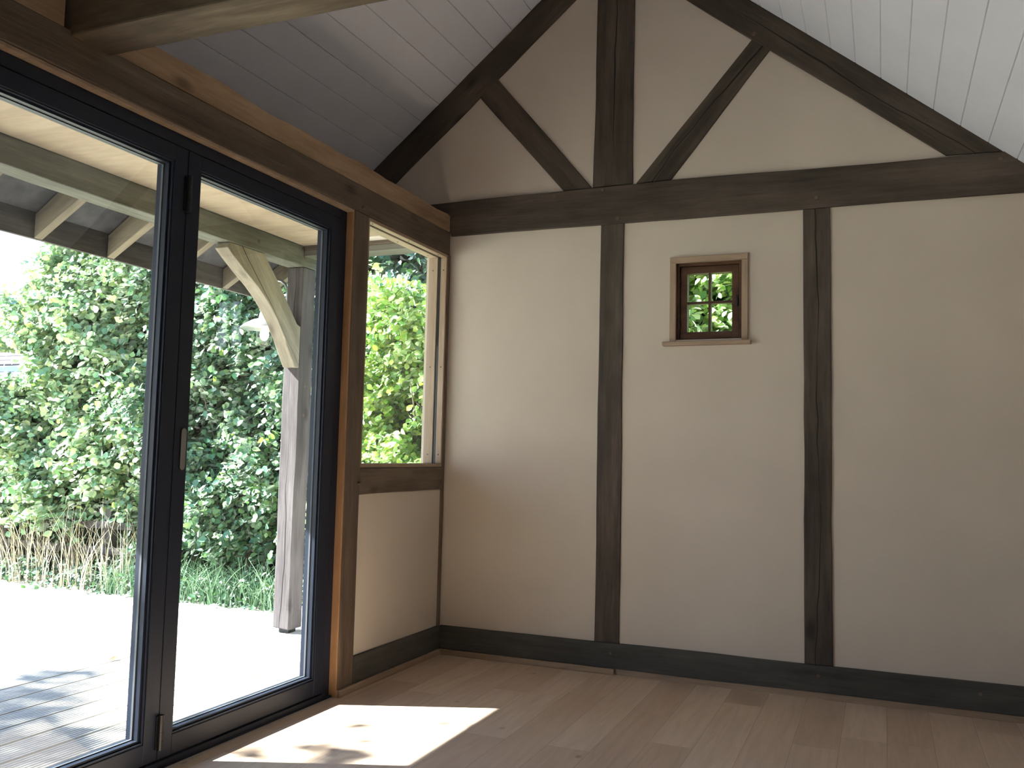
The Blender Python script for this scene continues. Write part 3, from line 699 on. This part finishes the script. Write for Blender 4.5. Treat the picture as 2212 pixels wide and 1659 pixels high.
stalks('dry_grass', 'pale dry grass stalks at the foot of the hedge on the left', 'dry grass', 400, -7.2, -4.3, 1.95, 2.45, .85, .0055, M['straw'], .22)
stalks('weeds', 'feathery pale green weeds along the hedge foot beside the oak post', 'weeds', 900, -4.6, -2.6, 1.95, 2.45, .42, .006, M['weed'], .5)
P_, N_, sz = sprigs(rng.uniform(-8, -2.4, 600), rng.uniform(GZ-.02, GZ+.16, 600), rng.uniform(2.05, 2.35, 600), .2, size=.05)
P_[:, 2] = np.maximum(P_[:, 2], GZ+.02)
gi = leaf_cloud('ground_ivy', P_, N_, sz, M['leaf_dark']); tag(gi, 'low leafy ground cover between the lawn and the hedge', 'ground cover', kind='stuff')

# little post and rail fence in the hedge, far left
Fc = empty('fence', (-6.2, 2.38, GZ)); tag(Fc, 'low wooden post and rail fence half hidden in the hedge bottom', 'fence')
for x_ in (-6.42, -4.95): pbox('post', (x_-.04, 2.36, GZ), (x_+.04, 2.44, .42), M['weather_board'], (0, 0, 1), Fc, .004)
for z_ in (-.03, .22): pbox('rail', (-7.6, 2.335, z_), (-4.6, 2.358, z_+.07), M['weather_board'], (1, 0, 0), Fc, .003)

# neighbour's roof beyond
H = empty('house', (-17, 10, GZ)); tag(H, 'neighbouring building with a brown tiled roof behind the hedge', 'building')
b = MB(); b.box((-22, 8.6, GZ), (-13.3, 13, 2.45)); b.build('wall', M['darkwall'], H)
b = MB()
for k in range(16):
    y_, z_ = 8.1+k*.16, 2.60+k*.105; b.ext([(-22.3, y_, z_), (-22.3, y_+.22, z_+.145), (-22.3, y_+.22, z_+.175), (-22.3, y_-.01, z_+.035)], (9.3, 0, 0))
b.build('roof', M['tile'], H)
b = MB(); b.box((-22.3, 7.98, 2.47), (-13.0, 8.10, 2.58)); b.build('gutter', M['gutter'], H)

# garden tree to the south-west: throws the dappled shade on deck and floor
T = empty('tree', (-8.6, -6.6, GZ)); tag(T, 'garden tree whose leaves dapple the sunlight on the deck', 'tree')
def up(x, y, z, t):      # the spot a ray to the sun passes after a horizontal run t
    return Vector((x, y, z))-SUN_DIR*(t/math.cos(SUN_EL))
cl_ = []
TG = [(-.9, -2.05, .34, 1), (-1.25, -1.65, .26, 1), (-.55, -2.35, .32, 1), (-1.2, -2.3, .4, 1), (-.25, -2.6, .4, 1), (-.75, -2.8, .5, 1), (-.57, -1.74, .09, .6),
      (-1.42, -1.22, .15, 1), (-1.28, -1.42, .17, 1), (-1.0, -1.72, .16, 1), (-.80, -1.92, .18, 1), (-.60, -2.02, .15, 1), (-1.05, -1.48, .07, .6), (-.45, -1.95, .08, .6),
      (-1.35, -2.9, .5, 1), (.33, -1.30, .045, .8), (.46, -1.43, .035, .6), (.33, -1.57, .06, .7), (.46, -1.61, .10, 1), (.40, -1.78, .13, 1), (.15, -1.74, .05, .6), (.62, -1.1, .03, .5), (.2, -2.9, .4, 1), (-1.0, -3.5, .6, 1),
      (-2.0, -2.6, .6, 1), (-2.4, -3.4, .7, 1), (-2.9, -2.9, .5, .8), (-.2, -3.5, .4, .7), (-3.6, -3.2, .8, 1)]
allp = []; 
tm = MB(); trunk_top = Vector((-8.2, -6.3, 2.6)); tm.tube([(-8.6, -6.6, GZ), (-8.5, -6.5, 1.0), trunk_top], [.16, .13, .11], 10)
for (x_, y_, rad, dens) in TG:
    t = random.uniform(5.2, 6.6); c = up(x_, y_, -.04, t); n = int(2900*rad*rad*dens)+5
    v = rng.normal(size=(n, 3)); v /= np.linalg.norm(v, axis=1)[:, None]; v *= rad*rng.uniform(0, 1, (n, 1))**.45
    allp.append(v+np.array(c)); tm.tube([trunk_top, trunk_top.lerp(c, .5)+Vector((0, 0, .25)), c], [.05, .025, .008], 6)
allp = np.concatenate(allp); leaf_cloud('foliage', allp, rng.normal(size=allp.shape)+np.array([-.4, -.2, .7]), rng.uniform(.055, .09, len(allp)), M['leaf'], T)
tm.build('trunk', M['bark'], T)

# one fallen leaf on the deck
fl = leaf_cloud('fallen_leaf', np.array([[-1.42, -.86, -.042]]), np.array([[.2, -.3, .9]]), np.array([.05]), M['leaf_dry']); tag(fl, 'small curled brown leaf lying on the sunny deck', 'leaf')
